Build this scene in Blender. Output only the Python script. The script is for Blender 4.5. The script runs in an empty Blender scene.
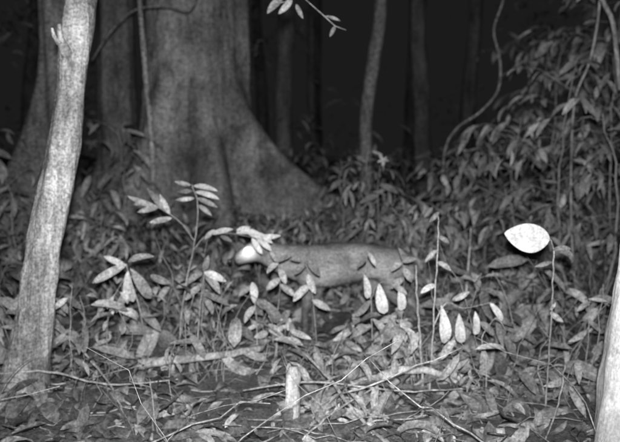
import bpy, math, random
import numpy as np
from mathutils import Vector, noise, Matrix
random.seed(11); rnd=random.random
def U(a,b): return a+(b-a)*random.random()
PITCH=math.radians(5.0); CH=1.0; F=748.0
def P(X,Y,d):
    u=(X-310)/F; v=(221-Y)/F
    y=math.cos(PITCH)+v*math.sin(PITCH); z=-math.sin(PITCH)+v*math.cos(PITCH)
    return Vector((u/y*d, d, CH+z/y*d))
def proj(p):
    y=p.y*math.cos(PITCH)-(p.z-CH)*math.sin(PITCH); z=p.y*math.sin(PITCH)+(p.z-CH)*math.cos(PITCH)
    return (310+F*p.x/y, 221-F*z/y)
def ss(t): t=max(0,min(1,t)); return t*t*(3-2*t)
def G(x,y):
    h=0.3*ss((y-4.2)/4.5)+0.5*ss((y-10)/14)
    h+=0.035*noise.noise(Vector((x*1.1,y*1.1,0)))+0.018*noise.noise(Vector((x*4,y*4,3)))
    h+=0.25*noise.noise(Vector((x*.12,y*.12,7)))*ss((abs(x)+max(0,y-6)-4)/8)
    return h
class MB:
    def __init__(s): s.v=[];s.f=[];s.m=[];s.uv=[];s.n=0
    def add(s,verts,faces,mat,uvs):
        o=s.n
        s.v.extend([tuple(p) for p in verts]); s.n+=len(verts)
        for f in faces:
            s.f.append(tuple(i+o for i in f)); s.m.append(mat)
            for i in f: s.uv.append(uvs[i])
    def tube(s,pts,rad,n=8,mat=0,rough=0.0,cap=True,seed=0):
        pts=[Vector(p) for p in pts]; V=[];UV=[];Fc=[]
        ref=Vector((0.3,1,0.1)).normalized(); L=0
        for i,p in enumerate(pts):
            t=(pts[min(i+1,len(pts)-1)]-pts[max(i-1,0)])
            if t.length<1e-6: t=Vector((0,0,1))
            t.normalize(); a=t.cross(ref)
            if a.length<1e-3: a=t.cross(Vector((1,0,0)))
            a.normalize(); b=t.cross(a)
            if i: L+=(p-pts[i-1]).length
            for k in range(n):
                th=2*math.pi*k/n; q=a*math.cos(th)+b*math.sin(th)
                r=rad[i]
                if rough: r*=1+rough*noise.noise(Vector((math.cos(th)*1.3+seed,math.sin(th)*1.3,L*2.2)))+rough*.4*noise.noise(Vector((math.cos(th)*4+seed,math.sin(th)*4,L*9)))
                V.append(p+q*r); UV.append((k/n,L))
        for i in range(len(pts)-1):
            for k in range(n):
                k2=(k+1)%n; Fc.append((i*n+k,i*n+k2,(i+1)*n+k2,(i+1)*n+k))
        if cap:
            Fc.append(tuple(range(n-1,-1,-1))); e=(len(pts)-1)*n; Fc.append(tuple(e+k for k in range(n)))
        s.add(V,Fc,mat,UV)
    def leaf(s,base,d,nrm,L,W,droop=.5,fold=.25,mat=1,ns=6,shape=0,wav=0.0,sb=None):
        d=Vector(d).normalized(); nrm=Vector(nrm); side=d.cross(nrm)
        if side.length<1e-3: side=d.cross(Vector((1,.2,0)))
        side.normalize(); nrm=side.cross(d).normalized()
        if sb is None: sb=U(-.35,.35)
        base=Vector(base); V=[];UV=[];Fc=[]
        p=base.copy(); ph=U(0,6); asym=U(.85,1.15)
        for i in range(ns+1):
            t=i/ns; ang=-droop*.5+droop*t*1.3
            if i:
                p=p+(d*math.cos(ang)-nrm*math.sin(ang)+side*sb*(t-.4))*(L/ns)
            if shape==0: w=(t**.7)*((1-t)**.8)*1.72
            elif shape==1: w=math.sqrt(max(0,1-(2*t-1)**2))*(1 if t<.5 else (1-.15*(t-.5)))
            elif shape==3: w=(t**.95)*((1-t)**.55)*1.6
            elif shape==4: w=max(0,math.sin(math.pi*t**.9))**.72
            else: w=(t**.6)*((1-t)**.6)*1.52
            w=min(w,1)*W*.5
            if i==ns: w=W*.01
            lo=nrm*math.cos(ang)+d*math.sin(ang)
            wv=wav*W*math.sin(t*9+ph); wl=w*asym; wr=w*(2-asym)
            V+= [p-side*wl*math.cos(fold)+lo*(w*math.sin(fold)+wv*(w/(W*.5))), p, p+side*wr*math.cos(fold)+lo*(w*math.sin(fold)-wv*(w/(W*.5)))]
            UV+=[(0.5-.5*w/(W*.5),t),(0.5,t),(0.5+.5*w/(W*.5),t)]
        for i in range(ns):
            a=i*3; Fc+=[(a,a+1,a+4,a+3),(a+1,a+2,a+5,a+4)]
        s.add(V,Fc,mat,UV)
    def obj(s,name,mats,smooth=True,parent=None):
        me=bpy.data.meshes.new(name); me.from_pydata(s.v,[],s.f)
        uvl=me.uv_layers.new(name="UVMap"); uvl.data.foreach_set("uv",np.array(s.uv,dtype=np.float32).ravel())
        me.polygons.foreach_set("material_index",s.m)
        me.polygons.foreach_set("use_smooth",[smooth]*len(s.f))
        for m in mats: me.materials.append(m)
        me.update(); o=bpy.data.objects.new(name,me); bpy.context.collection.objects.link(o)
        if parent: o.parent=parent
        return o
def newmat(name):
    m=bpy.data.materials.new(name); m.use_nodes=True; nt=m.node_tree; nt.nodes.clear()
    out=nt.nodes.new('ShaderNodeOutputMaterial'); return m,nt,out
def N(nt,t,**k):
    n=nt.nodes.new(t)
    for a,b in k.items(): setattr(n,a,b)
    return n
def math_(nt,op,a,b=None,clamp=False):
    n=N(nt,'ShaderNodeMath',operation=op); n.use_clamp=clamp
    for i,x in enumerate((a,b)):
        if x is None: continue
        if isinstance(x,(int,float)): n.inputs[i].default_value=x
        else: nt.links.new(x,n.inputs[i])
    return n.outputs[0]
def noise_(nt,scale,detail=4,vec=None,rough=.6):
    n=N(nt,'ShaderNodeTexNoise'); n.inputs['Scale'].default_value=scale; n.inputs['Detail'].default_value=detail; n.inputs['Roughness'].default_value=rough
    if vec is not None: nt.links.new(vec,n.inputs['Vector'])
    return n.outputs[0]
def mapr(nt,x,a,b,c,d):
    n=N(nt,'ShaderNodeMapRange'); nt.links.new(x,n.inputs[0])
    for i,v in enumerate((a,b,c,d)): n.inputs[i+1].default_value=v
    return n.outputs[0]
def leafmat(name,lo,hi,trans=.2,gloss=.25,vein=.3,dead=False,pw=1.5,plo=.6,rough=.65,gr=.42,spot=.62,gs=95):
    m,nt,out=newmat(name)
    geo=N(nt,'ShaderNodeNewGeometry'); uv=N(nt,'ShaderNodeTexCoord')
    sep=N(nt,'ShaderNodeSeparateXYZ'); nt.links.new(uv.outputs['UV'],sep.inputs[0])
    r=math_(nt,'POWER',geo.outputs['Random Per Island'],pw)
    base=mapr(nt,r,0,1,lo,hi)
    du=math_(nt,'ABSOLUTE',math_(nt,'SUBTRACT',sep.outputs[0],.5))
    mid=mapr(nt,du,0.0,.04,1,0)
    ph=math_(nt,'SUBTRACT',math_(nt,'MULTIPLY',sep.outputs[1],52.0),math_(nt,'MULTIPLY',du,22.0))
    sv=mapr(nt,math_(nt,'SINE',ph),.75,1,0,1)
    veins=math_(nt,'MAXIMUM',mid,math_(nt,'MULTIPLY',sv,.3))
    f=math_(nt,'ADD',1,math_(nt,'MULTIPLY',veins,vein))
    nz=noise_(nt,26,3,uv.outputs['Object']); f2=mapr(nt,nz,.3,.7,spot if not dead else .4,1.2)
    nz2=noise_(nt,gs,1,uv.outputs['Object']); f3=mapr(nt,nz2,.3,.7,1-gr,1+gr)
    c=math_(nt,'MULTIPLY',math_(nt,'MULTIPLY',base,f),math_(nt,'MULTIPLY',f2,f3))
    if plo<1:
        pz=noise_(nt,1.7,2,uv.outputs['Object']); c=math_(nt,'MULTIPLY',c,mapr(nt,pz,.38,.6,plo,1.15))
    col=N(nt,'ShaderNodeCombineColor')
    for i in range(3): nt.links.new(c,col.inputs[i])
    pb=N(nt,'ShaderNodeBsdfPrincipled'); nt.links.new(col.outputs[0],pb.inputs['Base Color']); pb.inputs['Roughness'].default_value=rough if not dead else .8
    pb.inputs['Specular IOR Level'].default_value=gloss
    last=pb.outputs[0]
    if trans>0:
        tr=N(nt,'ShaderNodeBsdfTranslucent'); nt.links.new(col.outputs[0],tr.inputs[0])
        mx=N(nt,'ShaderNodeMixShader'); mx.inputs[0].default_value=trans
        nt.links.new(pb.outputs[0],mx.inputs[1]); nt.links.new(tr.outputs[0],mx.inputs[2]); last=mx.outputs[0]
    nt.links.new(last,out.inputs[0])
    return m
def barkmat(name,lo,hi,sc=6,stretch=.25,bumpd=.02,grain=.3,patch=1.0,plo=.65,blotch=0,bump=True,gs=95):
    m,nt,out=newmat(name)
    tc=N(nt,'ShaderNodeTexCoord'); mp=N(nt,'ShaderNodeMapping'); mp.inputs['Scale'].default_value=(1,1,stretch); nt.links.new(tc.outputs['Object'],mp.inputs[0])
    a=noise_(nt,sc,5,mp.outputs[0],.65); b=noise_(nt,sc*5,3,mp.outputs[0],.7); big=noise_(nt,patch,4,tc.outputs['Object'])
    g=noise_(nt,gs,1,tc.outputs['Object'])
    x=math_(nt,'ADD',math_(nt,'MULTIPLY',a,.6),math_(nt,'MULTIPLY',b,.4))
    c=mapr(nt,x,.38,.62,lo,hi)
    c=math_(nt,'MULTIPLY',c,mapr(nt,big,.35,.65,plo,1.2)); c=math_(nt,'MULTIPLY',c,mapr(nt,g,.3,.7,1-grain,1+grain),clamp=True)
    if blotch:
        bl=noise_(nt,blotch,5,tc.outputs['Object'],.7); c=math_(nt,'MULTIPLY',c,mapr(nt,bl,.53,.62,1,.62))
    col=N(nt,'ShaderNodeCombineColor')
    for i in range(3): nt.links.new(c,col.inputs[i])
    pb=N(nt,'ShaderNodeBsdfPrincipled'); nt.links.new(col.outputs[0],pb.inputs['Base Color']); pb.inputs['Roughness'].default_value=.85; pb.inputs['Specular IOR Level'].default_value=.15
    if bump:
        bm=N(nt,'ShaderNodeBump'); bm.inputs['Strength'].default_value=.9; bm.inputs['Distance'].default_value=bumpd; nt.links.new(x,bm.inputs['Height']); nt.links.new(bm.outputs[0],pb.inputs['Normal'])
    nt.links.new(pb.outputs[0],out.inputs[0]); return m
M_leaf=leafmat('leaf_fresh',.14,.38,.2,pw=1.4)
M_pale=leafmat('leaf_pale',.34,.48,.15,vein=.15,plo=1,gr=.3,spot=.75)  # leaves with a paler base colour
M_mid=leafmat('leaf_shrub',.17,.42,.2,gs=60)
M_far=leafmat('leaf_distant',.10,.42,.0,plo=.5,gs=40)
M_dead=leafmat('leaf_dead',.09,.32,.0,gloss=.15,vein=.2,dead=True,pw=1.4,plo=.6)
M_stem=barkmat('stem_bark',.12,.26,20,.3,.004,bump=False)
M_stick=barkmat('dead_wood',.12,.36,14,.2,.006,blotch=9,bump=False)
M_bark=barkmat('bark_pale_smooth',.15,.42,9,.07,.02,.45,patch=3.0,plo=.5,blotch=7)
M_bark2=barkmat('bark_white',.42,.7,8,.2,.01,.2,patch=3,blotch=6)
M_big=barkmat('bark_buttress_tree',.17,.37,4.5,.3,.05,.6,patch=1.6,plo=.62,blotch=3.5,gs=48)
M_dark=barkmat('bark_forest',.08,.24,5,.25,.03,.6,gs=48)
M_soil=barkmat('soil',.06,.17,7,1,.04,.5,bump=False)
M_wood=barkmat('split_wood',.2,.42,25,.12,.008,blotch=14)

# ---------- ground
xs=np.sinh(np.linspace(-3.4,3.4,241))*4.0
ys=4+np.sinh(np.linspace(-2.9,3.4,241))*4.0
gb=[(x,y,G(x,y)) for y in ys for x in xs]; n=len(xs)
gf=[(j*n+i,j*n+i+1,(j+1)*n+i+1,(j+1)*n+i) for j in range(len(ys)-1) for i in range(n-1)]
me=bpy.data.meshes.new('ground'); me.from_pydata(gb,[],gf); me.materials.append(M_soil)
me.polygons.foreach_set("use_smooth",[True]*len(gf)); go=bpy.data.objects.new('ground',me); bpy.context.collection.objects.link(go)

B=MB()
for i in range(9500):
    y=1.5+ (rnd()**1.4)*8.5; x=U(-.55,.55)*(y+1.3)
    if noise.noise(Vector((x*1.6,y*1.6,20)))<-.22 and rnd()<.6: continue
    h=G(x,y)+U(.003,.045); L=random.choice((.05,.08,.1,.13,.17))*U(.8,1.2); a=U(0,6.283)
    B.leaf((x,y,h),(math.cos(a),math.sin(a),U(-.3,.5)),(U(-.6,.6),U(-.9,.3),1),L,L*U(.3,.65),U(-1.5,1.8),U(-.4,.9),mat=0,ns=4 if y>4 else 6,shape=random.choice((0,2,3)),wav=U(0,.2))
B.obj('leaf_litter',[M_dead])
B=MB()
for i in range(700):
    y=1.6+(rnd()**1.2)*6; x=U(-.55,.55)*(y+1.0); a=U(0,6.283); L=U(.12,.65); r=U(.0012,.0055)
    pts=[];c=Vector((x,y,0)); tilt=U(-.02,.4) if rnd()<.4 else U(0,.05)
    if 3.6<y<4.4 and -.7<x<.8: tilt=0
    for k in range(8):
        t=k/7; q=c+Vector((math.cos(a),math.sin(a),0))*L*t; a+=U(-.28,.28)
        pts.append(Vector((q.x,q.y,G(q.x,q.y)+.02+tilt*t*L*2+U(-.008,.008))))
    B.tube(pts,[r*(1-.6*k/7) for k in range(8)],5,0)
B.obj('fallen_twigs',[M_stick])

UP=Vector((0,0,1))
def curve(p0,p1,bend,n=8,wob=.01):
    p0=Vector(p0);p1=Vector(p1);out=[]
    for i in range(n+1):
        t=i/n; q=p0.lerp(p1,t)+Vector(bend)*math.sin(math.pi*t)
        if 0<i<n: q+=Vector((U(-1,1),U(-1,1),U(-1,1)))*wob
        out.append(q)
    return out
def twig_leaves(B,pts,r,Ls,start=.25,gap=.05,ns=5,mat=1,hang=.5,W=.42,shape=0,term=True):
    B.tube(pts,[r*(1-.75*i/(len(pts)-1)) for i in range(len(pts))],4,0,cap=False)
    tot=sum((pts[i+1]-pts[i]).length for i in range(len(pts)-1)); s=0;nxt=start*tot;sd=random.choice((-1,1))
    for i in range(len(pts)-1):
        seg=pts[i+1]-pts[i]; l=seg.length; t=seg.normalized()
        while nxt<s+l:
            p=pts[i]+t*(nxt-s); side=t.cross(UP)
            if side.length<.15: side=Vector((math.cos(nxt*90),math.sin(nxt*90),0))
            side.normalize()
            d=side*sd+t*U(.3,.8)+Vector((U(-.25,.25),U(-.25,.25),-U(0,hang)*1.6))
            L=Ls*U(.55,1.25)
            d.normalize(); q=p+d*L*.06
            if rnd()<.88: B.leaf(q,d,Vector((U(-.7,.7),U(-1.1,.1),.8)),L,L*W*U(.8,1.25),U(.1,1.4),U(.05,.45),mat=mat,ns=ns,shape=shape)
            sd=-sd; nxt+=gap*U(.6,1.5)
        s+=l
    if term:
        t=(pts[-1]-pts[-2]).normalized(); B.leaf(pts[-1],t+Vector((0,0,-.3)),UP,Ls,Ls*W,.6,.2,mat=mat,ns=ns,shape=shape)
def seedling(B,x,y,h,Ls,nl,mat=1,ns=5):
    z=G(x,y); top=Vector((x+U(-.35,.35)*h,y+U(-.35,.35)*h,z+h))
    pts=curve((x,y,z-.02),top,(U(-.08,.08),U(-.08,.08),0),6,.01)
    r=.0018+.003*h
    B.tube(pts,[r*(1-.5*i/6) for i in range(7)],4,0,cap=False)
    a=U(0,6.28); shp=random.choice((0,0,2,3)); W=U(.3,.6)
    for k in range(nl):
        t=1-(k/max(1,nl))**1.1*.7; f=t*6; i=min(5,int(f)); p=pts[i].lerp(pts[i+1],f-i)
        a+=2.4+U(-.8,.8); d=Vector((math.cos(a),math.sin(a),U(-1.1,.5))); L=Ls*U(.45,1.25)
        q=p+d.normalized()*L*.2
        B.tube([p,q],[r*.4,r*.3],3,0,cap=False)
        B.leaf(q,d+Vector((0,0,-.25)),Vector((U(-.7,.7),U(-1.1,.3),.8)),L,L*W*U(.8,1.2),U(.1,1.7),U(.05,.5),mat=mat,ns=ns,shape=shp,wav=.05)
def toprow(X):
    if X<120: return 185
    if X<235: return 208
    if X<352: return 216
    if X<440: return 190
    return 120
def blocked(x,y,h):
    if 3.8<y<4.5 and -.6<x<.74: return True
    X,Y=proj(Vector((x,y,G(x,y)+h)))
    if y<4.5 and 218<X<430 and Y<298: return True
    if 3.2<y<4.2 and 292<X<402 and Y<325: return True
    if y<3.1 and Y<335: return True
    return Y<toprow(X)
B=MB()
for i in range(1300):
    y=2.7+rnd()**.85*6.0; x=U(-.5,.5)*(y+.8); h=U(.06,.36)*(1+.08*y)
    if noise.noise(Vector((x*1.3,y*1.3,40)))<-.15 and rnd()<.85: continue
    if y>4.5 and rnd()<.3: h*=1.5
    if -1.9<x<-.2 and y>7.6: continue
    if blocked(x,y,h): 
        h*=.4
        if blocked(x,y,h) : continue
    seedling(B,x,y,h,random.choice((.06,.09,.12,.15,.2)),random.randint(3,10),ns=5 if y<5 else 4)
for i in range(200):
    y=2.8+rnd()*4; x=U(-.5,.5)*(y+.8); h=U(.15,.6)
    if blocked(x,y,h): continue
    z=G(x,y); e=Vector((x+U(-.25,.25),y+U(-.2,.2),z+h)); B.tube(curve((x,y,z-.01),e,(U(-.06,.06),0,0),7,.012),[.0035,.003,.003,.0025,.002,.002,.0015,.001],4,0,cap=False)
for i in range(90):
    y=2.6+rnd()*3; x=U(-.5,.5)*(y+.8)
    if blocked(x,y,.25): continue
    for k in range(random.randint(3,7)):
        a=U(0,6.28); L=U(.12,.32); B.leaf((x+U(-.02,.02),y,G(x,y)),(math.cos(a)*.6,math.sin(a)*.6,1),(math.cos(a),math.sin(a),-.3) ,L,.008,-U(.6,1.6),.2,mat=1,ns=7)
B.obj('undergrowth',[M_stem,M_leaf])
B=MB()
for i in range(420):
    y=9.0+rnd()*7; x=U(-.55,.55)*(y+1); h=U(.15,.9)
    if -2.9<x<.6 and y<10: continue
    seedling(B,x,y,h,U(.14,.24),random.randint(6,12),ns=3)
B.obj('forest_understory',[M_stem,M_mid])
B=MB()
for c in range(80):
    y=U(12,22); x=U(-.62,.62)*y*1.1; z=G(x,y)+U(0,1)**1.5*6; R=U(.5,1.3)
    for k in range(50):
        q=Vector((x+random.gauss(0,R*.5),y+random.gauss(0,R*.5),max(.2,z+random.gauss(0,R*.35)))); a=U(0,6.28); L=U(.18,.36)
        B.leaf(q,(math.cos(a),math.sin(a),U(-1,.2)),(U(-.5,.5),U(-1,.2),.8),L,L*.4,.6,.2,mat=0,ns=3)
B.obj('forest_foliage',[M_far])

def shrub(name,x,y,h,nb,Ls,spread=.6,mat=M_mid,lean=(0,0),z0=.3,r=.010,ns=4,gap=.06):
    B=MB(); z=G(x,y)
    st=curve((x,y,z-.03),(x+lean[0],y+lean[1],z+h),(U(-.1,.1),U(-.1,.1),0),12,.018)
    B.tube(st,[r*(1-.65*i/12) for i in range(13)],7,0)
    a=U(0,6.28); W=U(.34,.5)
    for k in range(nb):
        t=z0+(1-z0)*(k+.5)/nb; f=t*12;i=min(11,int(f)); p=st[i].lerp(st[i+1],f-i)
        a+=2.4+U(-.5,.5); L=spread*U(.4,1.2)*(1.1-.5*t)
        e=p+Vector((math.cos(a)*L,math.sin(a)*L,U(-.3,.4)*L))
        pts=curve(p,e,(0,0,.16*L),6,.016)
        twig_leaves(B,pts,r*.3,Ls,gap=gap*U(.8,1.4),ns=ns,hang=.9,W=W)
    return B.obj(name,[M_stem,mat])
for (X,d,h,nb,Ls,sp) in [(572,4.9,1.55,17,.15,.55),(520,5.5,1.2,16,.16,.6),(600,4.6,1.25,12,.14,.45),(615,5.8,2.2,19,.18,.7),(485,6.2,1.1,15,.16,.55),(560,6.6,1.9,18,.18,.75),
      (455,6.8,.9,12,.15,.5),(545,8.2,2.1,19,.19,.9),(505,5.0,.75,12,.12,.5),(450,5.3,.6,10,.12,.4),(600,7.4,2.7,22,.2,.9)]:
    shrub('shrub',(X-310)/F*d,d,h,nb,Ls,sp,mat=M_leaf if d<5.7 else M_mid)
for (X,d,h,nb,Ls,sp) in [(368,5.4,1.0,15,.12,.33),(340,6.2,.85,12,.12,.4),(395,5.8,.7,12,.13,.4),(420,5.2,.55,10,.13,.35)]:
    shrub('sapling',(X-310)/F*d,d,h,nb,Ls,sp,mat=M_leaf,r=.008)
for (X,d,h,nb,Ls,sp) in [(8,5.2,.8,12,.15,.45),(118,6.3,1.15,12,.19,.45),(95,5.0,.6,10,.15,.4),(155,5.6,.65,10,.15,.4),(-15,6.2,1.1,14,.16,.6),(250,6.0,.45,10,.13,.4),(300,6.4,.4,10,.13,.45)]:
    shrub('sapling',(X-310)/F*d,d,h,nb,Ls,sp,mat=M_mid,r=.008)

def crown(B,top,R,n,ls=.22):
    for k in range(9):
        a=k*2.4+U(-.3,.3); e=top+Vector((math.cos(a)*R*U(.5,1),math.sin(a)*R*U(.5,1),R*U(.1,.8)))
        s=top-Vector((0,0,U(0,.9)))
        pts=curve(s,e,(0,0,-.1*R),6,.05); B.tube(pts,[.06*(1-.8*i/6) for i in range(7)],6,0)
        for j in range(n//9):
            t=U(.35,1.05); q=s.lerp(e,t)+Vector((random.gauss(0,.28*R),random.gauss(0,.28*R),random.gauss(0,.18*R)))
            aa=U(0,6.28); B.leaf(q,(math.cos(aa),math.sin(aa),U(-.6,.2)),(U(-.4,.4),U(-.4,.4),1),ls*U(.7,1.2),ls*.42,.6,.2,mat=1,ns=3)
def cat(q,m):
    o=[]
    for i in range(len(q)-1):
        for k in range(m):
            t=k/m; pm=q[max(i-1,0)];p0=q[i];p1=q[i+1];p2=q[min(i+2,len(q)-1)]
            o.append(.5*((2*p0)+(p1-pm)*t+(2*pm-5*p0+4*p1-p2)*t*t+(3*p0-pm-3*p1+p2)*t**3))
    o.append(q[-1]); return o
def lin(r,m): return [r[i]*(1-k/m)+r[i+1]*k/m for i in range(len(r)-1) for k in range(m)]+[r[-1]]
B=MB()
ctl=[(19,425,2.98,.135),(22,398,3.0,.098),(27,355,3.0,.080),(34,315,3.01,.073),(43,262,3.03,.071),(51,215,3.06,.069),(58,170,3.08,.063),(65,130,3.1,.060),(71,90,3.12,.058),(75,50,3.14,.058),(80,15,3.16,.060),(84,-30,3.2,.06),(90,-110,3.25,.058),(100,-300,3.3,.055),(95,-620,3.4,.045)]
pp=cat([P(a,b,c) for a,b,c,r in ctl],8); rr=lin([c[3] for c in ctl],8)
B.tube(pp,rr,36,0,rough=.3)
B.tube([P(70,60,3.12),P(64,48,3.08),P(60,38,3.05),P(59,24,3.04)],[.03,.02,.013,.007],10,0,rough=.3)
B.tube([P(60,44,3.05),P(54,36,3.03),P(52,28,3.0)],[.012,.009,.004],8,0)
for k in range(5):
    a=k*1.3+.4; b=Vector((pp[0].x,pp[0].y,0)); e=b+Vector((math.cos(a)*.3,math.sin(a)*.3,0)); e.z=G(e.x,e.y)-.01
    B.tube(curve(pp[4],e,(0,0,-.02),6,.006),[.05,.045,.04,.03,.022,.015,.008],8,0,rough=.2)
crown(B,pp[-1],1.3,450,.18)
B.obj('slim_tree',[M_bark,M_mid])
B=MB()
c2=[(648,520,2.3,.20),(642,470,2.32,.165),(643,420,2.35,.15),(647,370,2.36,.14),(653,310,2.38,.13),(657,260,2.4,.122),(661,210,2.42,.12),(672,120,2.5,.115),(690,0,2.6,.11),(715,-150,2.7,.10),(730,-400,2.8,.09),(720,-800,2.9,.07)]
q=cat([P(a,b,c) for a,b,c,r in c2],6); B.tube(q,lin([c[3] for c in c2],6),28,0,rough=.18,seed=5)
crown(B,q[-1],1.3,400,.18)
B.obj('pale_tree',[M_bark2,M_mid])
def buttress(name,cx,cy,R,lobes,H,flare,mat,na=200,nh=130,leanx=0.0,seed=0,flute=.05):
    B=MB(); V=[];UV=[];Fc=[]; g0=G(cx,cy)
    for j in range(nh+1):
        t=j/nh; z=-.25+ (H+.25)*(t**1.6)
        for k in range(na):
            th=2*math.pi*k/na
            r=R*(1-.035*max(0,z))
            r*=1+flute*math.sin(th*5+1+seed)+flute*.6*math.sin(th*9+seed*2+z*.3)+.06*noise.noise(Vector((math.cos(th)*3,math.sin(th)*3,z*1.2+seed)))+.03*noise.noise(Vector((math.cos(th)*12,math.sin(th)*12,z*5+seed)))
            for (la,ext,hh,sharp) in lobes:
                dth=(th-math.radians(la)+math.pi)%(2*math.pi)-math.pi
                dth+=.10*math.sin(z*2.3+la)
                hz=max(0,1-max(0,z)/hh)
                w=math.exp(-(dth/sharp)**2)
                r+=ext*(hz**1.8)*w
            hb=max(0,1-max(0,z)/.7); r+=flare*hb**2
            V.append((cx+leanx*z+math.cos(th)*r,cy+math.sin(th)*r,g0+z)); UV.append((k/na,z))
    for j in range(nh):
        for k in range(na):
            k2=(k+1)%na; Fc.append((j*na+k,j*na+k2,(j+1)*na+k2,(j+1)*na+k))
    B.add(V,Fc,0,UV); crown(B,Vector((cx+leanx*H,cy,g0+H-.3)),3.0,700,.3)
    return B.obj(name,[mat,M_mid])
buttress('buttress_tree',-1.34,8.9,.60,[(-20,1.45,1.75,.26),(-72,.6,1.3,.26),(-125,.65,2.0,.3),(195,.9,1.5,.22),(100,.9,1.5,.25),(50,.9,1.4,.22)],9,.12,M_big,flute=.07)
buttress('forest_tree',-2.42,7.4,.17,[(200,.75,1.9,.4),(-40,.25,.8,.4),(90,.3,.8,.4)],8,.05,M_dark,na=90,nh=80,seed=3,leanx=-.02)
buttress('forest_tree',-2.45,9.6,.25,[(-60,.3,.8,.4),(180,.3,.8,.4)],8,.05,M_dark,na=90,nh=80,seed=4)
def pole(name,pxpts,d,r0,r1,mat=M_dark,n=12,cr=True,rough=.18):
    B=MB(); base=P(pxpts[0][0],pxpts[0][1],d); base.z=G(base.x,base.y)-.05
    q=cat([base]+[P(a,b,d) for a,b in pxpts[1:]],6); m=len(q)-1
    B.tube(q,[r0*(1-i/m)+r1*i/m for i in range(m+1)],n,0,rough=rough,seed=d)
    if cr: crown(B,q[-1],1.6,360,.22)
    return B.obj(name,[mat,M_mid])
pole('forest_tree',[(366,200),(366,120),(374,60),(381,0),(384,-150),(380,-400)],8.7,.078,.065,M_dark)
pole('forest_tree',[(284,200),(283,100),(287,0),(290,-200),(288,-420)],13,.16,.12)
pole('forest_tree',[(425,200),(421,100),(418,0),(418,-200),(415,-380)],14,.17,.12)
pole('forest_tree',[(600,200),(594,100),(592,0),(596,-200),(600,-380)],11,.16,.1)
pole('forest_tree',[(465,200),(468,100),(476,0),(475,-200),(480,-380)],18,.2,.12)
for i in range(8):
    y=U(19,28); x=U(-.6,.6)*y*1.3
    X,_=proj(Vector((x,y,1)))
    pole('forest_tree',[(X,200),(X+U(-4,4),100),(X+U(-8,8),0),(X+U(-10,10),-150),(X,-330)],y,U(.1,.3),.08,n=9)
def liana(name,pts,d,r,mat=M_dark,ground=False):
    q=[P(a,b,d+c) for a,b,c in pts]
    if ground: q[0].z=G(q[0].x,q[0].y)-.02
    o=cat(q,7); B=MB(); B.tube(o,[r]*len(o),8,0,rough=.3); return B.obj(name,[mat])
liana('liana',[(155,290,0),(152,215,0),(153,170,0),(150,120,0),(146,80,0),(143,40,0),(140,0,0),(136,-80,0),(140,-350,.3)],6.6,.022,M_big,True)
liana('liana',[(440,260,0),(443,190,0),(445,150,0),(457,128,0),(480,112,0),(498,90,0),(500,60,0),(494,30,0),(503,0,0),(515,-60,0),(510,-330,0)],7.2,.010,M_big,True)
liana('liana',[(92,60,0),(112,30,0),(135,10,0),(165,6,0),(192,8,0),(200,-40,0),(210,-200,0)],6.6,.008,M_dark)
liana('liana',[(575,330,0),(572,240,0),(571,170,0),(575,100,0),(590,60,0),(600,0,0),(605,-120,0)],5.0,.008,M_stick,True)
liana('liana',[(620,90,0),(616,50,0),(612,20,0),(600,-10,0),(590,-90,0)],4.4,.014,M_stick)

def lpx(B,x1,y1,x2,y2,w,d,dd=-.02,mat=1,droop=.35,fold=.18,shape=0,ns=9,tilt=(0,0),wav=.05,sb=None):
    a=P(x1,y1,d); b=P(x2,y2,d+dd); L=(b-a).length; W=w/F*d*U(1.0,1.15)
    B.leaf(a,b-a,Vector((tilt[0]+U(-.3,.3),-1,.35+tilt[1]+U(-.2,.4))),L*1.04,W,droop,fold,mat=mat,ns=ns,shape=shape,wav=wav,sb=sb)
def stem(B,pl,d,r0,r1=.0015,ground=True,mat=0):
    q=[P(a,b,d) for a,b in pl]
    if ground: q[0].z=G(q[0].x,q[0].y)-.01
    o=cat(q,5); m=len(o)-1
    for i in range(1,m): o[i]=o[i]+Vector((U(-1,1),U(-1,1),0))*.0025
    B.tube(o,[r0+(r1-r0)*i/m for i in range(m+1)],7,mat,rough=.2)
B=MB(); d=3.6
stem(B,[(178,350),(182,310),(190,265),(197,228),(198,205),(192,184)],d,.005,.002)
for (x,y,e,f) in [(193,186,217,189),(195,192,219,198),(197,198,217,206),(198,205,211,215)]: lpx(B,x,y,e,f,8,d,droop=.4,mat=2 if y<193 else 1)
for (x,y,e,f) in [(191,185,175,182),(193,191,177,192),(195,198,176,200)]: lpx(B,x,y,e,f,7,d,droop=.3)
stem(B,[(194,240),(180,222),(163,210),(150,203)],d,.003,.0015,False)
for (x,y,e,f) in [(160,208,128,197),(165,211,147,189),(170,214,160,195),(158,208,138,212),(172,218,150,222),(150,203,134,204)]: lpx(B,x,y,e,f,8.5,d)
stem(B,[(193,250),(206,236),(220,233),(236,234),(256,238)],d,.0025,.0015,False)
for (x,y,e,f,w) in [(212,234,232,228,9),(220,236,232,241,7),(236,233,258,231,9),(248,234,273,241,11),(236,231,250,227,8),(216,230,204,239,8),(256,238,272,250,10),(252,238,262,254,9),(258,238,280,236,9)]: lpx(B,x,y,e,f,w,d,mat=2 if w>8 else 1,droop=.7)
B.obj('pinnate_sapling',[M_stem,M_leaf,M_pale])
B=MB(); d=3.4
stem(B,[(150,360),(142,320),(132,285),(126,264)],d,.005,.0025)
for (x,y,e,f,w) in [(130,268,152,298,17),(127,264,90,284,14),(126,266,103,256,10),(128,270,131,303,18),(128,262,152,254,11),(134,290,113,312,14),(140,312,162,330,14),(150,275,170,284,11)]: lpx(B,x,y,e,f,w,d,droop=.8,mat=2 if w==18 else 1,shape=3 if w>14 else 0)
stem(B,[(196,345),(200,310),(203,285),(204,272)],d,.004,.002)
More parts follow.
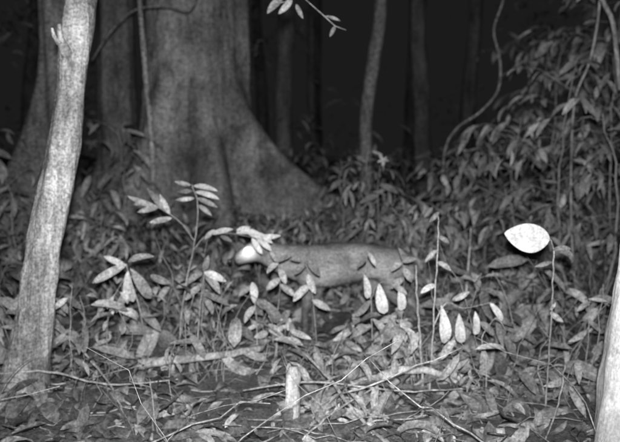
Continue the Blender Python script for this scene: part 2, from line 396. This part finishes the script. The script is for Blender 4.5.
for (x,y,e,f,w) in [(204,272,226,280,12),(204,274,222,292,13),(203,273,186,283,11),(204,272,208,256,9),(202,285,184,300,12),(203,296,214,314,11)]: lpx(B,x,y,e,f,w,d,droop=.7,mat=2 if e==226 else 1)
B.obj('broadleaf_seedling',[M_stem,M_leaf,M_pale])
B=MB(); d=3.5
stem(B,[(258,345),(256,315),(252,285)],d,.004,.002)
for (x,y,e,f,w) in [(252,282,255,303,13),(252,286,238,296,9),(255,300,272,310,11),(256,306,243,322,11)]: lpx(B,x,y,e,f,w,d,droop=.7,mat=2 if e==255 else 1)
stem(B,[(318,350),(314,310),(309,278),(306,262)],d,.003,.002)
for (x,y,e,f,w) in [(307,258,320,276,12),(306,262,294,274,10),(308,274,314,294,12),(310,285,292,300,12),(312,300,330,310,12),(306,262,290,258,8)]: lpx(B,x,y,e,f,w,d,droop=.7)
stem(B,[(276,350),(278,310),(280,280),(278,262)],d,.003,.0015)
for (x,y,e,f,w) in [(278,262,292,254,9),(278,263,266,272,10),(279,268,286,284,11),(280,278,266,290,11),(280,284,296,296,11),(278,262,270,252,8)]: lpx(B,x,y,e,f,w,d,droop=.8)
stem(B,[(398,350),(402,310),(404,280),(402,262)],d,.003,.0015)
for (x,y,e,f,w) in [(402,262,416,258,9),(402,263,391,270,9),(403,268,412,282,11),(404,278,390,288,10),(404,262,400,248,8)]: lpx(B,x,y,e,f,w,d,droop=.8)
for (bx,X0,Y0) in [(285,290,310),(355,352,314),(395,396,308),(405,408,318),(275,268,312),(345,346,326)]:
    stem(B,[(bx,365),(bx+U(-4,4),335),(X0,Y0)],3.5,.0025,.0012)
    for k in range(6):
        a=U(0,6.28); yy=Y0+k*4; L=U(12,22); lpx(B,X0,yy,X0+math.cos(a)*L,yy+abs(math.sin(a))*L*.7+2,U(7,12),3.5+U(-.05,.05),dd=U(-.08,.08),droop=U(.3,1.2))
B.obj('broadleaf_seedling',[M_stem,M_leaf,M_pale])
B=MB(); d=3.35
stem(B,[(374,365),(372,330),(371,300),(366,272),(368,250)],d,.0035,.002)
stem(B,[(371,300),(378,284),(392,282),(400,288)],d,.0025,.0015,False)
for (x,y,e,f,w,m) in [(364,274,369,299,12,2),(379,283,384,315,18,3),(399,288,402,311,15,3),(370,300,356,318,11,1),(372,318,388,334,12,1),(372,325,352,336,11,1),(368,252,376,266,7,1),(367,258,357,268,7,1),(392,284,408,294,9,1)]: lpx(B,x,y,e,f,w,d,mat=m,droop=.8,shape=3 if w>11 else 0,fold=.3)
M_round=leafmat('leaf_round',.38,.42,.05,vein=-.2,plo=1,gloss=.1,rough=.8,gr=.25,spot=.8)
B.obj('drooping_seedling',[M_stem,M_leaf,M_pale,M_round])
B=MB(); d=3.1
stem(B,[(430,372),(433,330),(436,280),(438,240),(439,212)],d,.004,.002)
stem(B,[(434,325),(446,303),(462,308),(476,306),(492,302)],d,.003,.0015,False)
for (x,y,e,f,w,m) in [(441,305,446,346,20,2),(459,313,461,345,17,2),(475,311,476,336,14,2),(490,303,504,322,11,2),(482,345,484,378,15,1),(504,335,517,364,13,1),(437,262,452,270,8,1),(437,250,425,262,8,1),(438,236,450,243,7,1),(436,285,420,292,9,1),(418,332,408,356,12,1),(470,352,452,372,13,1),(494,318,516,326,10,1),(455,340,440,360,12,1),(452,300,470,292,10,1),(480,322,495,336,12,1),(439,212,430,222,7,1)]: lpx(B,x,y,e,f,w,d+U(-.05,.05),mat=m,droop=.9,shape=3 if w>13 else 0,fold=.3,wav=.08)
stem(B,[(486,395),(486,360),(482,338),(496,318),(505,330)],d,.003,.0015)
stem(B,[(424,372),(420,335),(417,300),(416,265)],d,.006,.004)
B.obj('broadleaf_sapling',[M_stick,M_leaf,M_pale])
B=MB(); stem(B,[(464,330),(467,280),(471,228)],4.2,.010,.005); B.obj('dead_stick',[M_stick])
B=MB(); d=2.85
stem(B,[(545,418),(548,370),(551,320),(553,275),(554,250)],d,.004,.003)
stem(B,[(554,252),(552,243),(549,239)],d,.002,.0015,False)
random.seed(5)
B.leaf(P(550,239,d),P(505,234,d-.03)-P(550,239,d),Vector((.0,-1,.1)),47/F*d*1.03,29/F*d,.25,.06,mat=3,ns=20,shape=4,wav=.02,sb=.12)
lpx(B,553,250,578,262,16,d,mat=1,droop=1.5,fold=.6,ns=12,wav=.08)
lpx(B,553,250,572,248,10,d,mat=1,droop=1.0,fold=.4)
lpx(B,552,262,536,266,7,d); lpx(B,550,312,563,322,9,d); lpx(B,550,310,556,303,6,d)
B.obj('round_leaf_seedling',[M_stem,M_leaf,M_pale,M_round])
B=MB(); d=3.3
stem(B,[(584,395),(588,340),(590,300)],d,.003,.0015)
for (x,y,e,f,w,m) in [(588,299,607,301,6,2),(590,302,577,310,8,1),(588,320,602,332,9,1),(587,330,570,342,10,1)]: lpx(B,x,y,e,f,w,d,mat=m)
B.obj('seedling',[M_stem,M_leaf,M_pale])
B=MB(); d=3.4
q=[P(a,b,d) for a,b in [(330,-200),(318,-60),(302,-8),(285,2),(270,4)]]; B.tube(q,[.006,.005,.003,.002,.0015],6,0)
lpx(B,283,-2,266,12,13,d,mat=1,droop=1); lpx(B,292,0,279,14,9,d,droop=1); lpx(B,278,2,274,-12,9,d); lpx(B,296,4,302,18,7,d)
q=[P(a,b,d) for a,b in [(318,-60),(306,0),(322,14),(335,26),(346,30)]]; B.tube(q,[.003,.002,.002,.0015,.001],6,0)
lpx(B,325,16,340,20,6,d); lpx(B,335,26,330,36,6,d)
B.obj('hanging_branch',[M_stem,M_leaf])
B=MB(); d=5.3
stem(B,[(380,260),(378,200),(380,165)],d,.004,.002)
for k,(a1) in enumerate((.2,1.1,2.0,3.3,4.6)):
    B.leaf(P(383,161,d),(math.cos(a1),-.5,math.sin(a1)*.7),(0,-1,.6),.045,.028,.9,.3,mat=1,shape=2)
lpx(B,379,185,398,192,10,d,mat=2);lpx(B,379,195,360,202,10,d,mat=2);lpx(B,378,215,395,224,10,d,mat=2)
B.obj('flowering_seedling',[M_stem,M_pale,M_leaf])

B=MB()
top=P(292,366,2.7); bt=Vector((top.x-.004,2.7,G(top.x,2.7)-.04))
pts=[bt.lerp(top,k/10)+Vector((U(-.004,.004),0,0)) for k in range(11)]
B.tube(pts,[.034,.031,.029,.028,.026,.028,.027,.025,.027,.026,.017],16,0,rough=.45)
B.tube([top+Vector((-.012,0,-.03)),top+Vector((-.012,0,.0)),top+Vector((-.010,0,.012))],[.012,.010,.003],7,0,rough=.3)
B.obj('broken_stake',[M_wood])
B=MB(); top=P(500,428,2.45); bt=Vector((top.x,2.45,G(top.x,2.45)-.04))
B.tube([bt.lerp(top,k/5) for k in range(6)],[.035,.03,.026,.025,.022,.015],12,0,rough=.4,seed=4)
B.obj('small_stump',[M_wood])
def stick(name,pl,r0,r1,mat=M_stick,n=8):
    B=MB(); q=[P(a,b,d) for a,b,d in pl]; q=[Vector((p.x,p.y,max(p.z,G(p.x,p.y)+r0*.7)))+Vector((U(-.01,.01),0,U(0,.012))) for p in q]
    o=cat(q,6); m=len(o)-1
    for i in range(1,m): o[i]=o[i]+Vector((U(-1,1),U(-1,1),U(-1,1)))*.003
    B.tube(o,[r0+(r1-r0)*i/m for i in range(m+1)],n,0,rough=.5,seed=r0*99); return B.obj(name,[mat])
stick('fallen_branch',[(375,445,2.55),(350,410,2.7),(328,382,2.85),(300,352,3.1),(275,332,3.3),(253,320,3.5)],.008,.003)
stick('fallen_branch',[(368,436,2.6),(380,408,2.75),(396,380,2.95)],.018,.012,M_wood,12)
stick('fallen_branch',[(352,390,2.95),(378,380,3.0),(405,372,3.02),(432,372,3.05),(455,384,2.98)],.026,.012,M_wood,12)
stick('fallen_branch',[(140,366,3.25),(175,362,3.25),(215,358,3.2),(262,348,3.35)],.022,.014,M_stick,12)
stick('fallen_branch',[(50,322,3.3),(85,352,3.1),(110,385,2.9),(122,415,2.7)],.006,.003)
stick('fallen_branch',[(0,376,2.9),(50,372,2.9),(110,385,2.85),(180,380,2.9)],.005,.003)
stick('fallen_branch',[(150,442,2.5),(152,410,2.7),(148,380,2.8)],.005,.002)
stick('fallen_branch',[(245,392,2.85),(320,384,2.8),(400,394,2.8),(480,388,2.9)],.004,.003)
stick('fallen_branch',[(545,442,2.5),(560,405,2.6),(566,365,2.65)],.004,.002)
stick('fallen_branch',[(300,442,2.5),(318,425,2.55),(360,398,2.75),(420,368,3.1)],.005,.003)
B=MB()
for (x1,y1,x2,y2,w,d,m) in [(182,424,215,436,12,2.55,1),(195,432,240,438,14,2.5,1),(225,428,238,412,11,2.55,0),(455,362,478,352,12,3.0,0),(170,440,205,430,12,2.5,0),(395,388,436,392,12,2.85,0),(60,430,95,420,14,2.55,0),(330,420,348,408,12,2.6,0),(520,425,545,432,13,2.55,0),(420,432,455,436,14,2.5,0),(440,418,465,408,12,2.6,0)]:
    lpx(B,x1,y1,x2,y2,w,d,dd=.03,mat=m,droop=.8,fold=.3,tilt=(0,.8),wav=.1)
B.obj('fallen_leaves',[M_dead,M_leaf])

# ---------- deer
deer=bpy.data.objects.new('deer',None); bpy.context.collection.objects.link(deer)
V=[];E=[];R=[]
def sv(x,y,z,r,par=None):
    V.append((x,y,z)); R.append((r,r))
    if par is not None: E.append((par,len(V)-1))
    return len(V)-1
hip=sv(.42,0,.405,.112); loin=sv(.30,0,.42,.108,hip); mid=sv(.17,0,.40,.118,loin); ch=sv(.04,0,.385,.125,mid); sh=sv(-.05,0,.40,.112,ch)
n1=sv(-.13,0,.425,.092,sh); n2=sv(-.20,-.005,.448,.074,n1); hb=sv(-.265,-.015,.482,.066,n2); fc=sv(-.318,-.03,.474,.058,hb); mz=sv(-.372,-.045,.445,.037,fc); ns_=sv(-.405,-.055,.430,.027,mz)
rp=sv(.50,0,.385,.088,hip); tl=sv(.555,0,.36,.022,rp); tl2=sv(.572,0,.30,.014,tl)
for s in (-1,1):
    o=.03*s
    a=sv(.0+o,.055*s,.30,.055,ch); b=sv(.015+o,.062*s,.235,.034,a); c=sv(-.005+o,.06*s,.145,.020,b); e=sv(.0+o,.06*s,.05,.0135,c); sv(-.02+o,.06*s,.012,.016,e)
    o=-.035*s
    a=sv(.43+o*.4,.06*s,.33,.075,hip); b=sv(.385+o,.07*s,.255,.05,a); c=sv(.475+o,.068*s,.165,.021,b); e=sv(.455+o,.066*s,.05,.0145,c); sv(.435+o,.066*s,.012,.017,e)
me=bpy.data.meshes.new('body'); me.from_pydata(V,E,[]); body=bpy.data.objects.new('body',me); bpy.context.collection.objects.link(body)
md=body.modifiers.new('Skin','SKIN'); md.use_smooth_shade=True
for i,sk in enumerate(me.skin_vertices[0].data): sk.radius=R[i]; sk.use_root=(i==0)
sb_=body.modifiers.new('Sub','SUBSURF'); sb_.levels=3; sb_.render_levels=3
body.parent=deer
m,nt,out=newmat('fur'); tc=N(nt,'ShaderNodeTexCoord'); mp=N(nt,'ShaderNodeMapping'); mp.inputs['Scale'].default_value=(.35,1,1); nt.links.new(tc.outputs['Object'],mp.inputs[0])
a=noise_(nt,60,5,mp.outputs[0]); b=noise_(nt,100,2,tc.outputs['Object']); big=noise_(nt,9,3,tc.outputs['Object'])
c=math_(nt,'MULTIPLY',mapr(nt,a,.3,.7,.14,.22),mapr(nt,b,.3,.7,.55,1.45)); c=math_(nt,'MULTIPLY',c,mapr(nt,big,.35,.65,.65,1.3))
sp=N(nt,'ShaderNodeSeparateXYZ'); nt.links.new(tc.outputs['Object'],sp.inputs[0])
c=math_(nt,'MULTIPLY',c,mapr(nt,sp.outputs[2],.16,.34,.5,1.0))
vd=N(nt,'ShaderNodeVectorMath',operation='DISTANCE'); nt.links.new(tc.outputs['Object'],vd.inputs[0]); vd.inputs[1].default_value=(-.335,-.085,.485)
eye_glow=math_(nt,'POWER',mapr(nt,vd.outputs['Value'],.018,.085,1,0),2.0)  # eyeshine glow painted into the fur colour, fading outward from the eye
c=math_(nt,'ADD',c,math_(nt,'MULTIPLY',eye_glow,.65),clamp=True)
col=N(nt,'ShaderNodeCombineColor')
for i in range(3): nt.links.new(c,col.inputs[i])
pb=N(nt,'ShaderNodeBsdfPrincipled'); nt.links.new(col.outputs[0],pb.inputs['Base Color']); pb.inputs['Roughness'].default_value=.9; pb.inputs['Specular IOR Level'].default_value=.1
nt.links.new(pb.outputs[0],out.inputs[0])
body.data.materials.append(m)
dg=bpy.context.evaluated_depsgraph_get(); ev=body.evaluated_get(dg); em_=ev.to_mesh()
polys=[(p.center.copy(),p.normal.copy(),p.area) for p in em_.polygons]; ar=np.array([p[2] for p in polys]); ar/=ar.sum()
ev.to_mesh_clear()
B=MB(); rs=np.random.RandomState(3); idx=rs.choice(len(polys),15000,p=ar)
for i in idx:
    c0,nn,_=polys[i]
    c0=c0+Vector((U(-.006,.006),U(-.006,.006),U(-.006,.006)))
    L=U(.012,.028)*(.5 if c0.z<.25 or c0.x<-.28 else 1)
    dr=(Vector((1,0,-.35))+nn*U(.25,.8)+Vector((U(-.3,.3),U(-.3,.3),U(-.3,.3)))).normalized(); sd=dr.cross(nn)
    if sd.length<.01: continue
    sd=sd.normalized()*.0013; b0=c0-nn*.003
    B.add([b0-sd,b0+sd,b0+dr*L],[(0,1,2)],0,[(0,0),(1,0),(.5,1)])
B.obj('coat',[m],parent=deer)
for s in (-1,1):
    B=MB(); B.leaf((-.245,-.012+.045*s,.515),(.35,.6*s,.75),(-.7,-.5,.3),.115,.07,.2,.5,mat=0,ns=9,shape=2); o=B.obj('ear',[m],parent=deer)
    sd=o.modifiers.new('s','SOLIDIFY'); sd.thickness=.005
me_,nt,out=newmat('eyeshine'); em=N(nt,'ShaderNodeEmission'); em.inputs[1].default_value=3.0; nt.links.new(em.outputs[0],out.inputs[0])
mnose,nt,out=newmat('nose_skin'); pb=N(nt,'ShaderNodeBsdfPrincipled'); pb.inputs['Base Color'].default_value=(.04,.04,.04,1); pb.inputs['Roughness'].default_value=.3; nt.links.new(pb.outputs[0],out.inputs[0])
def ball(name,loc,sc,mat):
    bpy.ops.mesh.primitive_uv_sphere_add(segments=24,ring_count=16,location=loc); o=bpy.context.object; o.name=name; o.scale=sc; o.data.materials.append(mat)
    for p in o.data.polygons: p.use_smooth=True
    o.parent=deer; return o
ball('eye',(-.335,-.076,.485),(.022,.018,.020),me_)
ball('eye',(-.318,.024,.490),(.016,.012,.014),mnose)
ball('nose',(-.430,-.060,.432),(.013,.015,.012),mnose)
for s in (-1,1):
    for (x) in (-.022+.03*s,.433-.035*s):
        B=MB(); yy=.06*s if x<.2 else .066*s
        for t in (-1,1): B.tube([(x+.008,yy+.006*t,.03),(x-.002,yy+.007*t,.015),(x-.018,yy+.006*t,0)],[.009,.010,.005],8,0)
        B.obj('hoof',[mnose],parent=deer)
deer.location=(0.0,4.12,G(.2,4.1)); deer.rotation_euler=(0,0,math.radians(6)); deer.scale=(1.03,1.03,1.03)

ld=bpy.data.lights.new('infrared_flash','SPOT'); ld.energy=1150; ld.spot_size=math.radians(76); ld.spot_blend=.9; ld.shadow_soft_size=.03
lo=bpy.data.objects.new('infrared_flash',ld); lo.location=(0,-.03,CH+.09); lo.rotation_euler=(math.radians(90-0.5),0,0); bpy.context.collection.objects.link(lo)
w=bpy.data.worlds.new("World"); bpy.context.scene.world=w; w.use_nodes=True; nt=w.node_tree; bg=nt.nodes['Background']
sky=nt.nodes.new('ShaderNodeTexSky'); sky.sky_type='NISHITA'; sky.sun_disc=False; sky.sun_elevation=math.radians(-3); sky.sun_rotation=math.radians(150)
bw=nt.nodes.new('ShaderNodeRGBToBW'); nt.links.new(sky.outputs[0],bw.inputs[0])
ad=math_(nt,'MAXIMUM',bw.outputs[0],.11); mi=math_(nt,'MINIMUM',ad,.14); nt.links.new(mi,bg.inputs[0]); bg.inputs[1].default_value=.1
cd=bpy.data.cameras.new('camera'); cam=bpy.data.objects.new('camera',cd); bpy.context.collection.objects.link(cam)
cam.location=(0,0,CH); cam.rotation_euler=(math.radians(85),0,0); cd.sensor_width=36; cd.lens=F/620*36; cd.clip_end=500; cd.clip_start=.02
cd.dof.use_dof=True; cd.dof.focus_distance=2.0; cd.dof.aperture_fstop=3.2
bpy.context.scene.camera=cam
vs=bpy.context.scene.view_settings; vs.view_transform='Standard'; vs.look='None'; vs.exposure=0
